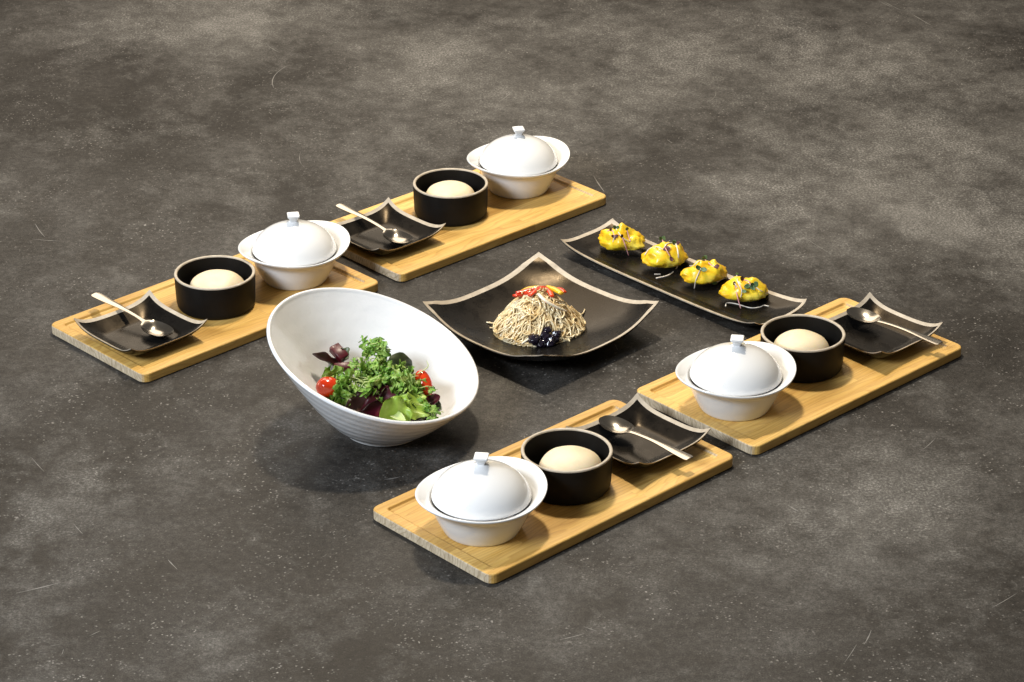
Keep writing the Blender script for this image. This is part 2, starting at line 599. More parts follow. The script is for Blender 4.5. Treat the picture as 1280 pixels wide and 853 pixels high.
def board_bm():
    H, Wd, R = BL / 2, BW / 2, 0.011
    inset = 0.0125
    spec = [(-0.0015, 0.0), (0.0, 0.0013), (0.0, BT - 0.0016), (-0.0005, BT - 0.0006), (-0.0016, BT),
            (-inset, BT), (-inset - 0.0008, BT - 0.0005), (-inset - 0.0022, BFLOOR + 0.0012), (-inset - 0.0050, BFLOOR)]
    rl = []
    for off, z in spec:
        rr = max(0.004, R + off * 0.55)
        rl.append([(x, y, z) for x, y in rrect(H + off, Wd + off, rr)])
    v, f = rings(rl)
    bm = bmesh.new()
    bv = [bm.verts.new(p) for p in v]
    for q in f:
        bm.faces.new([bv[i] for i in q])
    bmesh.ops.recalc_face_normals(bm, faces=bm.faces)
    return bm


def cut(bm, co, no):
    g = bm.verts[:] + bm.edges[:] + bm.faces[:]
    r = bmesh.ops.bisect_plane(bm, geom=g, plane_co=co, plane_no=no, clear_outer=True)
    ed = [e for e in r['geom_cut'] if isinstance(e, bmesh.types.BMEdge)]
    if ed:
        bmesh.ops.edgenet_fill(bm, edges=ed)


STAVES = []
ys = [-0.5, -0.335, -0.16, -0.02, 0.15, 0.325, 0.5]
xs = [[0.13], [-0.3], [], [0.28], [-0.08], []]
for k in range(6):
    xc = [-0.6] + xs[k] + [0.6]
    for q in range(len(xc) - 1):
        STAVES.append((xc[q] * BL, xc[q + 1] * BL, ys[k] * BW, ys[k + 1] * BW))
stave_meshes = []
G = 0.00008
for (x0, x1, y0, y1) in STAVES:
    bm = board_bm()
    if y0 > -BW * 0.49:
        cut(bm, (0, y0 + G, 0), (0, -1, 0))
    if y1 < BW * 0.49:
        cut(bm, (0, y1 - G, 0), (0, 1, 0))
    if x0 > -BL * 0.5:
        cut(bm, (x0 + G, 0, 0), (-1, 0, 0))
    if x1 < BL * 0.5:
        cut(bm, (x1 - G, 0, 0), (1, 0, 0))
    stave_meshes.append(from_bm("stave", bm, False))
PLACE = {'A': 'by the high side of the salad bowl', 'B': 'beyond the square noodle plate',
         'C': 'by the low side of the salad bowl', 'D': 'by the end of the long dumpling plate'}
BOARDS = {'A': (-0.3721, 3.0658, 0.7698), 'B': (-0.0718, 3.3490, 0.7526), 'C': (0.0496, 2.6087, 0.7585), 'D': (0.3490, 2.8884, 0.7517)}
for k, (x, y, a) in BOARDS.items():
    b = thing("serving_board", "pale wooden recessed serving board " + PLACE[k], "serving board", (x, y - Y0, 0),
              a + (math.pi if k in 'AD' else 0), "wooden serving boards")
    for m in stave_meshes:
        obj("stave", m, M['wood'], b)

# ------------------------------------------------------------------ lidded white pots
RA, RB = 0.0755, 0.0666       # rim half axes


def pot_fn(r, z, a):
    """circular near the foot, oval saddle-shaped at the rim"""
    k = sstep(0.052, 0.070, r)
    ex = 1 + k * (RA / 0.071 - 1)
    ey = 1 + k * (RB / 0.071 - 1)
    return (r * ex * math.cos(a), r * ey * math.sin(a), z + k * 0.0034 * math.cos(2 * a))


pot_prof = [(0.0, 0.0015), (0.036, 0.0015), (0.038, 0.0), (0.0405, 0.0), (0.0418, 0.0012), (0.0432, 0.004), (0.0475, 0.0125), (0.0515, 0.0215),
            (0.0545, 0.030), (0.0570, 0.0355), (0.0610, 0.0390), (0.0655, 0.0418), (0.0688, 0.0440), (0.0704, 0.0458), (0.0710, 0.0472),
            (0.0706, 0.0481), (0.0694, 0.0480), (0.0670, 0.0468), (0.0630, 0.0445), (0.0590, 0.0423), (0.0565, 0.0405), (0.0553, 0.0390),
            (0.0545, 0.0375), (0.0520, 0.0360), (0.0500, 0.028), (0.044, 0.012), (0.030, 0.0052), (0.0, 0.0045)]
v, f = rings(lathe(pot_prof, 96, pot_fn), False, False)
pot_mesh = mesh("pot_body", v, f)
v, f = rings(lathe([(0.0385, -0.0001), (0.0402, -0.0001), (0.0415, 0.0008), (0.0413, 0.0003)], 64), False, False)
lid_prof = [(0.0500, 0.0375), (0.0535, 0.0385), (0.0541, 0.0397), (0.0538, 0.0412), (0.0527, 0.0450), (0.0505, 0.0498), (0.0470, 0.0548),
            (0.0420, 0.0598), (0.0355, 0.0645), (0.0280, 0.0684), (0.0205, 0.0714), (0.0140, 0.0736), (0.0100, 0.0753), (0.0074, 0.0772),
            (0.0050, 0.0785), (0.0, 0.0786)]
v, f = rings(lathe(lid_prof, 96), False, False)
lid_mesh = mesh("lid_dome", v, f)


def knob_mesh():
    rl = []
    for h, z, r in ((0.0056, 0.0745, 0.0022), (0.0052, 0.0775, 0.0018), (0.0053, 0.0800, 0.0015), (0.0062, 0.0825, 0.0014), (0.0080, 0.0848, 0.0014),
                    (0.0089, 0.0857, 0.0014), (0.0091, 0.0864, 0.0015), (0.0091, 0.0874, 0.0015), (0.0086, 0.0880, 0.0014), (0.0070, 0.0879, 0.001), (0.003, 0.0874, 0.0008)):
        rl.append([(x, y, z) for x, y in rrect(h * 0.85, h * 0.85, r, 5)])
    v, f = rings(rl)
    return mesh("knob", v, f)


kn_mesh = knob_mesh()
POTS = {'A': (369.5, 347, 0.77, 0.16), 'B': (648, 235, 0.75, 0.2), 'C': (602, 660, 0.79, -0.12), 'D': (918, 507, 0.78, -0.14)}
for k, (px, py, rot, krot) in POTS.items():
    p = gp(px, py, BFLOOR)
    pt = tag(obj("porcelain_pot", pot_mesh, M['white'], None, p + Vector((0, 0, 0.0002)), rot),
             "white wide-rimmed pot on the board " + PLACE[k], "pot", "white porcelain pots")
    ld = thing("pot_lid", "white domed lid on the pot " + PLACE[k], "lid", p + Vector((0, 0, 0.0012)), rot, "white pot lids")
    obj("dome", lid_mesh, M['white'], ld)
    kb = obj("knob", kn_mesh, M['white'], ld)
    kb.rotation_euler = (0.0, 0.0, krot - rot)

# ------------------------------------------------------------------ black round bowls and buns
bowl_prof = [(0.0, 0.0008), (0.040, 0.0008), (0.042, 0.0), (0.0445, 0.0), (0.0470, 0.0010), (0.0488, 0.0035), (0.0496, 0.008), (0.0503, 0.025),
             (0.0508, 0.0430), (0.0508, 0.0440)]
bowl_in = [(0.0470, 0.0440), (0.0468, 0.0425), (0.0460, 0.025), (0.0448, 0.0115), (0.0425, 0.0075), (0.038, 0.006), (0.0, 0.0058)]
v, f = rings(lathe(bowl_prof, 80), False, False)
v2, f2 = rings(lathe(bowl_in, 80), False, False)
nb = len(v)
bowl_mesh = mesh("bowl_body", v + v2, f + [tuple(i + nb for i in q) for q in f2])
rim_prof = [(0.0508, 0.0438), (0.0509, 0.0446), (0.0505, 0.0454), (0.0497, 0.0458), (0.0481, 0.0457), (0.0474, 0.0453), (0.0470, 0.0446), (0.0470, 0.0438)]
v, f = rings(lathe(rim_prof, 80), False, False)
brim_mesh = mesh("bowl_rim", v, f)


def bun_mesh(seed):
    rl = []
    N = 40
    for i in range(25):
        ph = math.pi * i / 24
        z0 = -math.cos(ph)
        ring = []
        for j in range(N):
            a = 2 * math.pi * j / N
            r = math.sin(ph) ** 0.86
            r *= 1 + 0.032 * math.sin(2 * a + seed) + 0.020 * math.sin(3 * a + 2 * seed)
            x, y = 0.0352 * r * math.cos(a), 0.0352 * r * math.sin(a)
            z = 0.0165 + 0.0185 * z0 if z0 < 0 else 0.0165 + 0.0215 * z0
            d = noise.noise(Vector((x * 45 + seed, y * 45, z * 45))) * 0.0016
            ring.append((x + d, y - d, max(z, 0.0) + d * 0.6))
        rl.append(ring)
    v, f = rings(rl)
    return mesh("bun", v, f)


BOWLS = {'A': (270.5, 381, 272.5), 'B': (563.5, 267, 562), 'C': (708, 607, 712), 'D': (1001.5, 458, 999)}
for i, (k, (px, py, bx)) in enumerate(BOWLS.items()):
    p = gp(px, py, BFLOOR)
    bt = thing("round_bowl", "black round bowl on the board " + PLACE[k], "bowl", p + Vector((0, 0, 0.0002)), 0, "black round bowls")
    obj("bowl_body", bowl_mesh, M['bowl'], bt)
    obj("rim", brim_mesh, M['rim'], bt)
    tag(obj("steamed_bun", bun_mesh(i * 1.7 + 0.4), M['bun'], None, (gp(bx, py, BFLOOR).x, p.y - 0.002, p.z + 0.0062), i * 0.9),
        "cream steamed bun in the black bowl " + PLACE[k], "bun", "steamed buns")


# ------------------------------------------------------------------ black upturned plates
def plate_meshes(hx, hy, zfun, thick, rimw, bulge, n=44):
    """square dish whose corners curl up; returns body and rim band meshes. rimw in metres."""
    def axis(h):
        q = 1 - rimw / h
        return [-1.0, -1 + 0.35 * (1 - q)] + [-q + 2 * q * i / n for i in range(n + 1)] + [1 - 0.35 * (1 - q), 1.0]
    U, V = axis(hx), axis(hy)

    def pos(u, v, under):
        x = hx * u * (1 + bulge * (1 - v * v))
        y = hy * v * (1 + bulge * (1 - u * u))
        # soften the corner tips
        c = (abs(u) * abs(v)) ** 10
        x *= 1 - 0.012 * c
        y *= 1 - 0.012 * c
        z = zfun(u, v)
        if under:
            m = max(abs(u), abs(v))
            z -= thick * (1 - 0.25 * sstep(0.9, 1, m))
            x *= 1 - 0.012 * sstep(0.8, 1, m)
            y *= 1 - 0.012 * sstep(0.8, 1, m)
            z = max(z, 0.0)
        return Vector((x, y, z))
    nu, nv = len(U), len(V)
    top = [pos(u, v, False) for v in V for u in U]
    bot = [pos(u, v, True) for v in V for u in U]
    idx = lambda i, j: j * nu + i
    body_v = top + bot
    o = nu * nv
    body_f, rim_f = [], []
    for j in range(nv - 1):
        for i in range(nu - 1):
            q = (idx(i, j), idx(i + 1, j), idx(i + 1, j + 1), idx(i, j + 1))
            edge = i < 2 or j < 2 or i >= nu - 3 or j >= nv - 3
            (rim_f if edge else body_f).append(q)
            body_f.append(tuple(o + k for k in reversed(q)))
    per = [idx(i, 0) for i in range(nu)] + [idx(nu - 1, j) for j in range(1, nv)] + [idx(i, nv - 1) for i in range(nu - 2, -1, -1)] + [idx(0, j) for j in range(nv - 2, 0, -1)]
    # edge wall: upper third bare clay, the rest glazed
    mid = {}
    rim_v = [Vector(p) for p in top]
    for p in per:
        m = top[p].lerp(bot[p], 0.4)
        mid[p] = (len(body_v), len(rim_v))
        body_v.append(m)
        rim_v.append(m.copy())
    for a, b in zip(per, per[1:] + per[:1]):
        rim_f.append((b, a, mid[a][1], mid[b][1]))
        body_f.append((mid[b][0], mid[a][0], o + a, o + b))

    def clean(name, vv, ff):
        used = sorted({i for q in ff for i in q})
        mp = {a: k for k, a in enumerate(used)}
        return mesh(name, [vv[i] for i in used], [tuple(mp[i] for i in q) for q in ff], True, 55)
    return clean("plate_body", body_v, body_f), clean("plate_rim", rim_v, rim_f), (top, [(idx(i, j), idx(i + 1, j), idx(i + 1, j + 1), idx(i, j + 1)) for j in range(nv - 1) for i in range(nu - 1)])


def z_small(u, v):
    m = (abs(u) ** 7 + abs(v) ** 7) ** (1 / 7.0)
    r = min(1.2, max(0.0, (m - 0.60) / 0.40))
    r = r - 0.12 * math.exp(-((m - 0.60) / 0.05) ** 2) * 0 + 0.0
    soft = 0.5 * (r + math.sqrt(r * r + 0.006)) - 0.0387
    return 0.0042 + 0.0135 * soft + 0.0085 * (abs(u) * abs(v)) ** 3.2


sm_body, sm_rim, sm_surf = plate_meshes(0.0590, 0.0590, z_small, 0.0040, 0.0043, -0.025)
PLATES = {'A': (-0.4560, 2.9690), 'B': (-0.1700, 3.2610), 'C': (0.1433, 2.6920), 'D': (0.4455, 2.9665)}
for k, (x, y) in PLATES.items():
    pt = thing("sauce_plate", "small square black plate on the board " + PLACE[k], "plate",
               (x, y - Y0, BFLOOR + 0.0002), BOARDS[k][2], "small black plates")
    obj("plate_body", sm_body, M['plate'], pt)
    obj("rim", sm_rim, M['rim'], pt)


def z_big(u, v):
    m = (abs(u) ** 3.2 + abs(v) ** 3.2) ** (1 / 3.2)
    r = max(0.0, (m - 0.30) / 0.70)
    return 0.0055 + 0.0195 * min(r, 1.15) ** 1.55 + 0.0165 * (abs(u) * abs(v)) ** 2.6


bg_body, bg_rim, bg_surf = plate_meshes(0.1045, 0.1045, z_big, 0.0055, 0.0058, 0.045, 60)
BIGC = Vector((0.0355, 3.0010 - Y0, 0))
BIGROT = math.radians(45.6)
pt = thing("square_plate", "large square black plate with curled corners holding noodles", "plate", BIGC + Vector((0, 0, 0.0002)), BIGROT)
obj("plate_body", bg_body, M['plate'], pt)
obj("rim", bg_rim, M['rim'], pt)


def z_long(u, v):
    m = max(abs(u) ** 1.0 * 1.0 - 0.0, 0)
    ru = max(0.0, (abs(u) - 0.80) / 0.20)
    rv = max(0.0, (abs(v) - 0.45) / 0.55)
    return 0.0050 + 0.0065 * (ru ** 4 + rv ** 4) ** 0.25 * min(1, (ru + rv) * 3) + 0.0075 * (abs(v) ** 3) * abs(u) ** 6 + 0.003 * abs(u) ** 3


lg_body, lg_rim, lg_surf = plate_meshes(0.1735, 0.0495, z_long, 0.0048, 0.0054, 0.012, 60)
LONGC = Vector((0.2172, 3.1480 - Y0, 0))
LONGROT = math.atan2(2.9969 - 3.2481, 0.3022 - 0.0632)
pt = thing("long_plate", "long narrow black plate holding four yellow dumplings", "plate", LONGC + Vector((0, 0, 0.0002)), LONGROT)
obj("plate_body", lg_body, M['plate'], pt)
obj("rim", lg_rim, M['rim'], pt)


def world_bvh(surf, loc, rz):
    R = Matrix.Translation(loc) @ Matrix.Rotation(rz, 4, 'Z')
    return BVHTree.FromPolygons([R @ p for p in surf[0]], surf[1])


big_bvh = world_bvh(bg_surf, BIGC, BIGROT)
long_bvh = world_bvh(lg_surf, LONGC, LONGROT)


def pick(bvh, px, py):
    """first point of a surface seen through photo pixel (px, py)"""
    d = (gp(px, py, 0.0) - CAMP).normalized()
    h = bvh.ray_cast(CAMP, d)
    return (h[0], h[1]) if h[0] is not None else (gp(px, py, 0.01), Vector((0, 0, 1)))


def down(bvh, x, y):
    h = bvh.ray_cast(Vector((x, y, 1)), Vector((0, 0, -1)))
    return h[0].z if h[0] is not None else 0.0


# ------------------------------------------------------------------ spoons
def spoon_mesh(length):
    """bowl centre at origin, handle along +x; returns bowl and handle meshes"""
    tip = -0.022
    end = length + tip

    def half(s):
        if s < 0.020:
            t = (s + 0.0005) / 0.0215
            return 0.0138 * math.sqrt(max(0.0, 1 - abs(t) ** 2.1)) if s < 0.0155 else max(0.0026, 0.0138 * math.sqrt(max(0.0, 1 - abs(t) ** 2.1)))
        t = (s - 0.020) / (end - 0.020)
        return 0.0026 + 0.0030 * sstep(0.25, 1.0, t) + 0.0006 * sstep(0.1, 0, t)

    def cz(s):
        if s < 0.018:
            return 0.0068 + 0.0012 * ((s) / 0.02) ** 2
        t = (s - 0.018) / (end - 0.018)
        return 0.0078 + 0.0050 * math.sin(min(1, t * 1.5) * math.pi / 2) * (1 - 0.4 * t) - 0.001 * t + 0.0016 * t ** 4

    def build(s0, s1, n, name, round_end):
        W = 9
        topv, botv = [], []
        for i in range(n + 1):
            s = s0 + (s1 - s0) * i / n
            if s0 < 0:      # finer near the tip
                s = s0 + (s1 - s0) * (i / n) ** 1.5
            w = max(0.0003, half(s))
            if round_end:
                e = (s1 - s)
                if e < 0.0022:
                    w *= 0.80 + 0.20 * math.sqrt(max(0, 1 - (1 - e / 0.0022) ** 2))
            inb = 1 - sstep(0.010, 0.021, s)
            for k in range(W):
                q = -1 + 2 * k / (W - 1)
                rad = min(1.0, (s / 0.0215) ** 2 + (q * w / 0.0138) ** 2) if s < 0.0215 else 1
                bowl = -0.0064 * (1 - rad) * inb
                crown = 0.0005 * (1 - q * q) * (1 - inb)
                p = Vector((s, q * w, cz(s) + bowl + crown))
                topv.append(p)
                botv.append(p - Vector((0, 0, 0.0011 if abs(q) < 0.99 else 0.0007)))
        v = topv + botv
        o = len(topv)
        f = []
        for i in range(n):
            for k in range(W - 1):
                q = (i * W + k, (i + 1) * W + k, (i + 1) * W + k + 1, i * W + k + 1)
                f.append(q)
                f.append(tuple(o + z for z in reversed(q)))
            for k in (0, W - 1):
                a, b = i * W + k, (i + 1) * W + k
                f.append((a, o + a, o + b, b) if k == 0 else (b, o + b, o + a, a))
        for i in (0, n):
            for k in range(W - 1):
                a, b = i * W + k, i * W + k + 1
                f.append((a, b, o + b, o + a) if i == 0 else (b, a, o + a, o + b))
        return mesh(name, v, f, True, 50)
    return build(tip + 0.0006, 0.0205, 26, "spoon_bowl", False), build(0.0205, end, 30, "spoon_handle", True)


SPL, SPK = 0.125, 1.12
sp_bowl, sp_handle = spoon_mesh(SPL)
# bowl-centre pixel and height, handle-end pixel and height
SPOONS = {'A': ((196, 412, 0.0205), (118, 371, 0.048)), 'B': ((497, 297, 0.0205), (423, 259, 0.048)),
          'C': ((771, 533, 0.0250), (862, 577, 0.0320)), 'D': ((1080, 396, 0.0250), (1175, 433, 0.0320))}
for k, (a, b) in SPOONS.items():
    P0 = gp(*a)
    P1 = min((gp(b[0], b[1], 0.012 + 0.0005 * q) for q in range(110)), key=lambda p: abs((p - P0).length - SPK * (SPL - 0.022)))
    d = P1 - P0
    ang = math.atan2(d.y, d.x)
    tilt = math.atan2(d.z, math.hypot(d.x, d.y))
    sp = thing("teaspoon", "steel teaspoon on the small plate " + PLACE[k], "spoon", P0 - Vector((0, 0, 0.0062)), 0, "steel teaspoons")
    sp.rotation_euler = (0, -tilt + 0.02, ang)
    sp.scale = (SPK, SPK * 1.04, SPK)
    obj("spoon_bowl", sp_bowl, M['steel'], sp)
    obj("handle", sp_handle, M['steel'], sp)

# ------------------------------------------------------------------ slanted salad bowl
FOOT = Vector((-0.1480, 2.7560 - Y0, 0))
RC = Vector((-0.1591, 2.7668 - Y0, 0.090))
RNRM = Vector((0.3306, -0.1257, 1)).normalized()
RE1 = Vector((0, 1, 0)).cross(RNRM).normalized()
RE2 = RNRM.cross(RE1)
RR = 0.1275


def salad_pt(t, a, inner):
    """t 0 at the foot .. 1 at the rim"""
    ca, sa = math.cos(a), math.sin(a)
    r0 = 0.047 - (0.006 if inner else 0)
    foot = FOOT + Vector((r0 * ca, r0 * sa, 0.010 if inner else 0.004))
    rr = RR - (0.0052 if inner else 0)
    e1h = RE1
    rim = RC + RE1 * (rr * ca) + RE2 * (rr * sa)
    # curved wall: radius grows quickly, height later
    kr = t ** 0.87
    kz = t ** 1.17
    p = foot.lerp(rim, kr)
    p.z = foot.z + (rim.z - foot.z) * kz
    # throwing ribs
    w = math.sin(t * 46.0 + 0.6 * math.sin(a)) * (0.00016 if not inner else 0.00007) * sstep(0, 0.1, t) * sstep(1.0, 0.9, t)
    c = Vector((foot.x - FOOT.x, foot.y - FOOT.y, 0)).normalized()
    return p + c * w


NA = 128
rl = []
for r, z in ((0.0, 0.0035), (0.036, 0.003), (0.040, 0.0002), (0.0455, 0.0), (0.0468, 0.001)):
    rl.append([FOOT + Vector((r * math.cos(2 * math.pi * i / NA), r * math.sin(2 * math.pi * i / NA), z)) for i in range(NA)])
for k in range(61):
    rl.append([salad_pt(k / 60, 2 * math.pi * i / NA, False) for i in range(NA)])
for q in (0.2, 0.4, 0.6, 0.8):      # rounded lip
    ring = []
    for i in range(NA):
        a = 2 * math.pi * i / NA
        A, B = salad_pt(1, a, False), salad_pt(1, a, True)
        ring.append(A.lerp(B, q) + RNRM * (0.0024 * math.sqrt(1 - (2 * q - 1) ** 2)))
    rl.append(ring)
inner_rings = [[salad_pt(1 - k / 60, 2 * math.pi * i / NA, True) for i in range(NA)] for k in range(61)]
for r, dz in ((0.030, -0.0006), (0.015, -0.0009), (0.0, -0.001)):
    inner_rings.append([FOOT + Vector((r * math.cos(2 * math.pi * i / NA), r * math.sin(2 * math.pi * i / NA), 0.010 + dz)) for i in range(NA)])
rl += inner_rings
v, f = rings([[p - FOOT for p in r] for r in rl], False, False)
tag(obj("salad_bowl", mesh("salad_bowl", v, f), M['salad'], None, FOOT + Vector((0, 0, 0.0002))),
    "large white slanted bowl with ribbed outside holding green salad", "bowl")
iv, if_ = rings(inner_rings, False, False)
salad_bvh = BVHTree.FromPolygons([Vector(p) for p in iv], if_)


# ------------------------------------------------------------------ leaves
def leaf_grid(length, width, curl, ruffle, rfreq, lobes, seed, cup=0.0, n=18, w=8, taper=0.8, thick=0.0004):
    """leaf along +x from the stalk, lying in xy, with ruffled lobed edges; double sided solid"""
    rnd = random.Random(seed)
    ph = [rnd.uniform(0, 6.28) for _ in range(6)]
    top = []
    for i in range(n + 1):
        t = i / n
        env = math.sin(math.pi * min(1, t * 0.92 + 0.06)) ** taper
        for k in range(w + 1):
            q = -1 + 2 * k / w
            side = 0 if q < 0 else 1
            jag = 1 + lobes * abs(q) * (math.sin(rfreq * 6.28 * t + ph[side]) * 0.7 + math.sin(rfreq * 11.0 * t + ph[2 + side]) * 0.5)
            x = length * (t + 0.06 * lobes * abs(q) * math.sin(rfreq * 9 * t + ph[4]))
            y = width * 0.5 * q * env * jag
            a = curl * t
            xx = length * (math.sin(a) / curl if abs(curl) > 1e-3 else t) + (x - length * t) * math.cos(a)
            zz = length * ((1 - math.cos(a)) / curl if abs(curl) > 1e-3 else 0)
            zz += ruffle * abs(q) ** 1.6 * math.sin(rfreq * 6.28 * t * 1.3 + ph[side] + 1.3 * q) * env
            zz += cup * (q * q) * env * width
            top.append(Vector((xx, y, zz)))
    m = w + 1
    v = top + [p - Vector((0, 0, thick)) for p in top]
    o = len(top)
    f = []
    for i in range(n):
        for k in range(w):
            q = (i * m + k, (i + 1) * m + k, (i + 1) * m + k + 1, i * m + k + 1)
            f.append(q)
            f.append(tuple(o + z for z in reversed(q)))
        for k in (0, w):
            a, b = i * m + k, (i + 1) * m + k
            f.append((a, o + a, o + b, b) if k == 0 else (b, o + b, o + a, a))
    return v, f


def orient(v, base, fwd, upv, roll=0.0):
    X = Vector(fwd).normalized()
    Z = Vector(upv)
    Z = (Z - X * Z.dot(X)).normalized()
    if roll:
        Z = Matrix.Rotation(roll, 3, X) @ Z
    Y = Z.cross(X)
    return [base + X * p.x + Y * p.y + Z * p.z for p in v]


def in_bowl(p):
    """keep a point inside the salad bowl's inner wall"""
    c0 = FOOT + Vector((0.0, 0.012, 0.075))
    d = p - c0
    L = d.length
    if L < 1e-5:
        return p
    h = salad_bvh.ray_cast(c0, d / L)
    if h[0] is not None and L > h[3] - 0.0012:
        return c0 + d / L * (h[3] - 0.0012)
    return p


def place(name, vf, mat, label, cat, group=None, parent=None, inside=None):
    """mesh given in world points; origin moved to its lowest point's neighbourhood"""
    v, f = vf
    if inside is not None:
        v = [inside(p) for p in v]
    c = Vector((sum(p.x for p in v) / len(v), sum(p.y for p in v) / len(v), min(p.z for p in v)))
    o = obj(name, mesh(name, [p - c for p in v], f), mat, parent, c)
    if label:
        tag(o, label, cat, group)
    return o


def leaf_between(px0, px1, z0, z1, width, mat, name, label, cat, seed, curl=0.4, ruffle=0.004, rfreq=2, lobes=0.15, cup=0.1, roll=0.0, group=None, up=(0, -0.35, 1), taper=0.8):
    A, B = gp(px0[0], px0[1], z0), gp(px1[0], px1[1], z1)
    d = B - A
    v, f = leaf_grid(d.length, width, curl, ruffle, rfreq, lobes, seed, cup, taper=taper)
    v = orient(v, A, d, up, roll)
    return place(name, (v, f), mat, label, cat, group, inside=in_bowl)


# heap of salad: dark leaves below, frisee above, lettuce in front
rnd = random.Random(5)
leaf_between((436, 462), (387, 447), 0.050, 0.078, 0.018, M['darkleaf'], "red_leaf", "long narrow dark brown leaf leaning on the inner wall of the salad bowl", "leaf", 1, 0.2, 0.002, 1.5, 0.05, 0.25)
leaf_between((405, 512), (470, 508), 0.043, 0.040, 0.034, M['darkleaf'], "red_leaf", "dark brown leaf lying below the round cherry tomato", "leaf", 2, 0.3, 0.003, 2, 0.1, 0.2)
leaf_between((430, 521), (486, 488), 0.040, 0.054, 0.026, M['darkleaf'], "red_leaf", "folded dark brown leaf between frisee and lettuce", "leaf", 3, 0.4, 0.003, 2, 0.08, 0.35)
leaf_between((452, 523), (508, 498), 0.040, 0.048, 0.036, M['radicchio'], "radicchio_leaf", "deep red radicchio leaf behind the pale green lettuce", "leaf", 4, 0.5, 0.003, 2, 0.08, 0.3)
leaf_between((520, 516), (550, 500), 0.040, 0.044, 0.018, M['radicchio'], "radicchio_leaf", "small deep red leaf tip poking out beside the pale lettuce", "leaf", 5, 0.4, 0.003, 2, 0.15, 0.3)
leaf_between((498, 470), (502, 441), 0.045, 0.071, 0.032, M['greyleaf'], "dull_leaf", "dull grey-green broad leaf standing behind the frisee", "leaf", 6, -0.3, 0.003, 1.5, 0.06, -0.15, up=(0.1, -1, 0.2))
leaf_between((424, 452), (438, 436), 0.062, 0.075, 0.016, M['greyleaf'], "dull_leaf", "small dull green leaf beside the upper beet stick", "leaf", 7, 0.3, 0.002, 2, 0.2, 0.2)


def beet(c0, c1, z0, z1, wdt, hgt, label):
    A, B = gp(*c0, z0), gp(*c1, z1)
    d = B - A
    L = d.length
    rl = []
    for x, k in ((0, 0.86), (0.0006, 1), (L - 0.0006, 1), (L, 0.86)):
        rl.append([Vector((x, y * k, z * k)) for y, z in rrect(wdt / 2, hgt / 2, 0.0009, 3)])
    v, f = rings(rl)
    v = orient([Vector(p) for p in v], A, d, (0.15, -0.5, 1))
    place("beet_stick", (v, f), M['beet'], label, "beet", "beet sticks in the salad")


beet((417, 434), (431, 449), 0.074, 0.066, 0.013, 0.009, "dark red beet stick standing up beside the dull green leaf")
beet((418, 460), (446, 458), 0.064, 0.062, 0.009, 0.008, "dark red beet stick lying flat against the frisee")


# frisee: curly tufts made of many lobed frills on pale ribs
def frisee(name, label, spine, count, size, seed, mat=M['frisee']):
    rn = random.Random(seed)
    pts = catmull(spine, 10)
    V_, F_ = [], []
    for i in range(count):
        t = rn.random()
        p = pts[min(len(pts) - 1, int(t * len(pts)))]
        off = Vector((rn.gauss(0, 1), rn.gauss(0, 0.8), rn.gauss(0, 0.55))) * size * 0.42
        dirv = Vector((rn.gauss(0, 1), rn.gauss(0, 1) - 0.3, rn.gauss(0.25, 0.6))).normalized()
        L = size * rn.uniform(0.7, 1.3)
        v, f = leaf_grid(L, L * rn.uniform(0.34, 0.52), rn.uniform(-2.2, 2.2), L * rn.uniform(0.10, 0.20), rn.uniform(3.2, 4.6), rn.uniform(0.75, 1.0),
                         rn.random() * 1e4, rn.uniform(-0.2, 0.2), n=34, w=4, thick=0.0003)
        v = orient(v, p + off - dirv * L * 0.4, dirv, Vector((rn.gauss(0, 0.6), -0.45 + rn.gauss(0, 0.5), 0.9)), rn.uniform(-0.5, 0.5))
        b = len(V_)
        V_ += v
        F_ += [tuple(k + b for k in q) for q in f]
    root = place(name, (V_, F_), mat, label, "lettuce", "frisee tufts in the salad", inside=in_bowl)
    RV, RF = [], []
    for i in range(max(5, count // 3)):
        a = pts[rn.randrange(len(pts))] + Vector((rn.gauss(0, 1), rn.gauss(0, .7) - 0.5, rn.gauss(0, .4) + 0.7)) * size * 0.30
        d = Vector((rn.gauss(0.5, 1), rn.gauss(0, 0.6), rn.gauss(0, 0.3))).normalized() * size * rn.uniform(0.5, 0.9)
        mid = a + d * 0.5 + Vector((rn.gauss(0, 1), rn.gauss(0, 1), abs(rn.gauss(0, 1)))) * size * 0.14
        tube(catmull([a, mid, a + d], 5), lambda t: 0.0009 * (1 - 0.7 * t), 5, RV, RF)
    c = root.location
    obj("rib", mesh("rib", [in_bowl(p) - c for p in RV], RF), M['stem'], root)['kind'] = 'stuff'
    return root


frisee("frisee_tuft", "mid green curly frisee tuft in the middle of the salad",
       [gp(428, 492, 0.052), gp(455, 482, 0.060), gp(480, 474, 0.066), gp(505, 480, 0.062)], 66, 0.028, 21)
frisee("frisee_tuft", "dark green frisee sprig rising highest in the salad",
       [gp(445, 462, 0.066), gp(462, 452, 0.074), gp(472, 440, 0.082), gp(474, 428, 0.090)], 24, 0.019, 22)
frisee("frisee_tuft", "fine stringy frisee beside the oval cherry tomato",
       [gp(486, 468, 0.064), gp(502, 472, 0.064), gp(514, 482, 0.058), gp(522, 492, 0.052)], 36, 0.020, 23)
frisee("frisee_tuft", "low frisee frills between lettuce and bowl wall",
       [gp(490, 505, 0.050), gp(500, 500, 0.052), gp(530, 512, 0.046), gp(542, 518, 0.044)], 26, 0.015, 24)
frisee("frisee_tuft", "curly frisee edge next to the round cherry tomato",
       [gp(432, 480, 0.058), gp(438, 490, 0.054), gp(448, 497, 0.050)], 9, 0.020, 25)

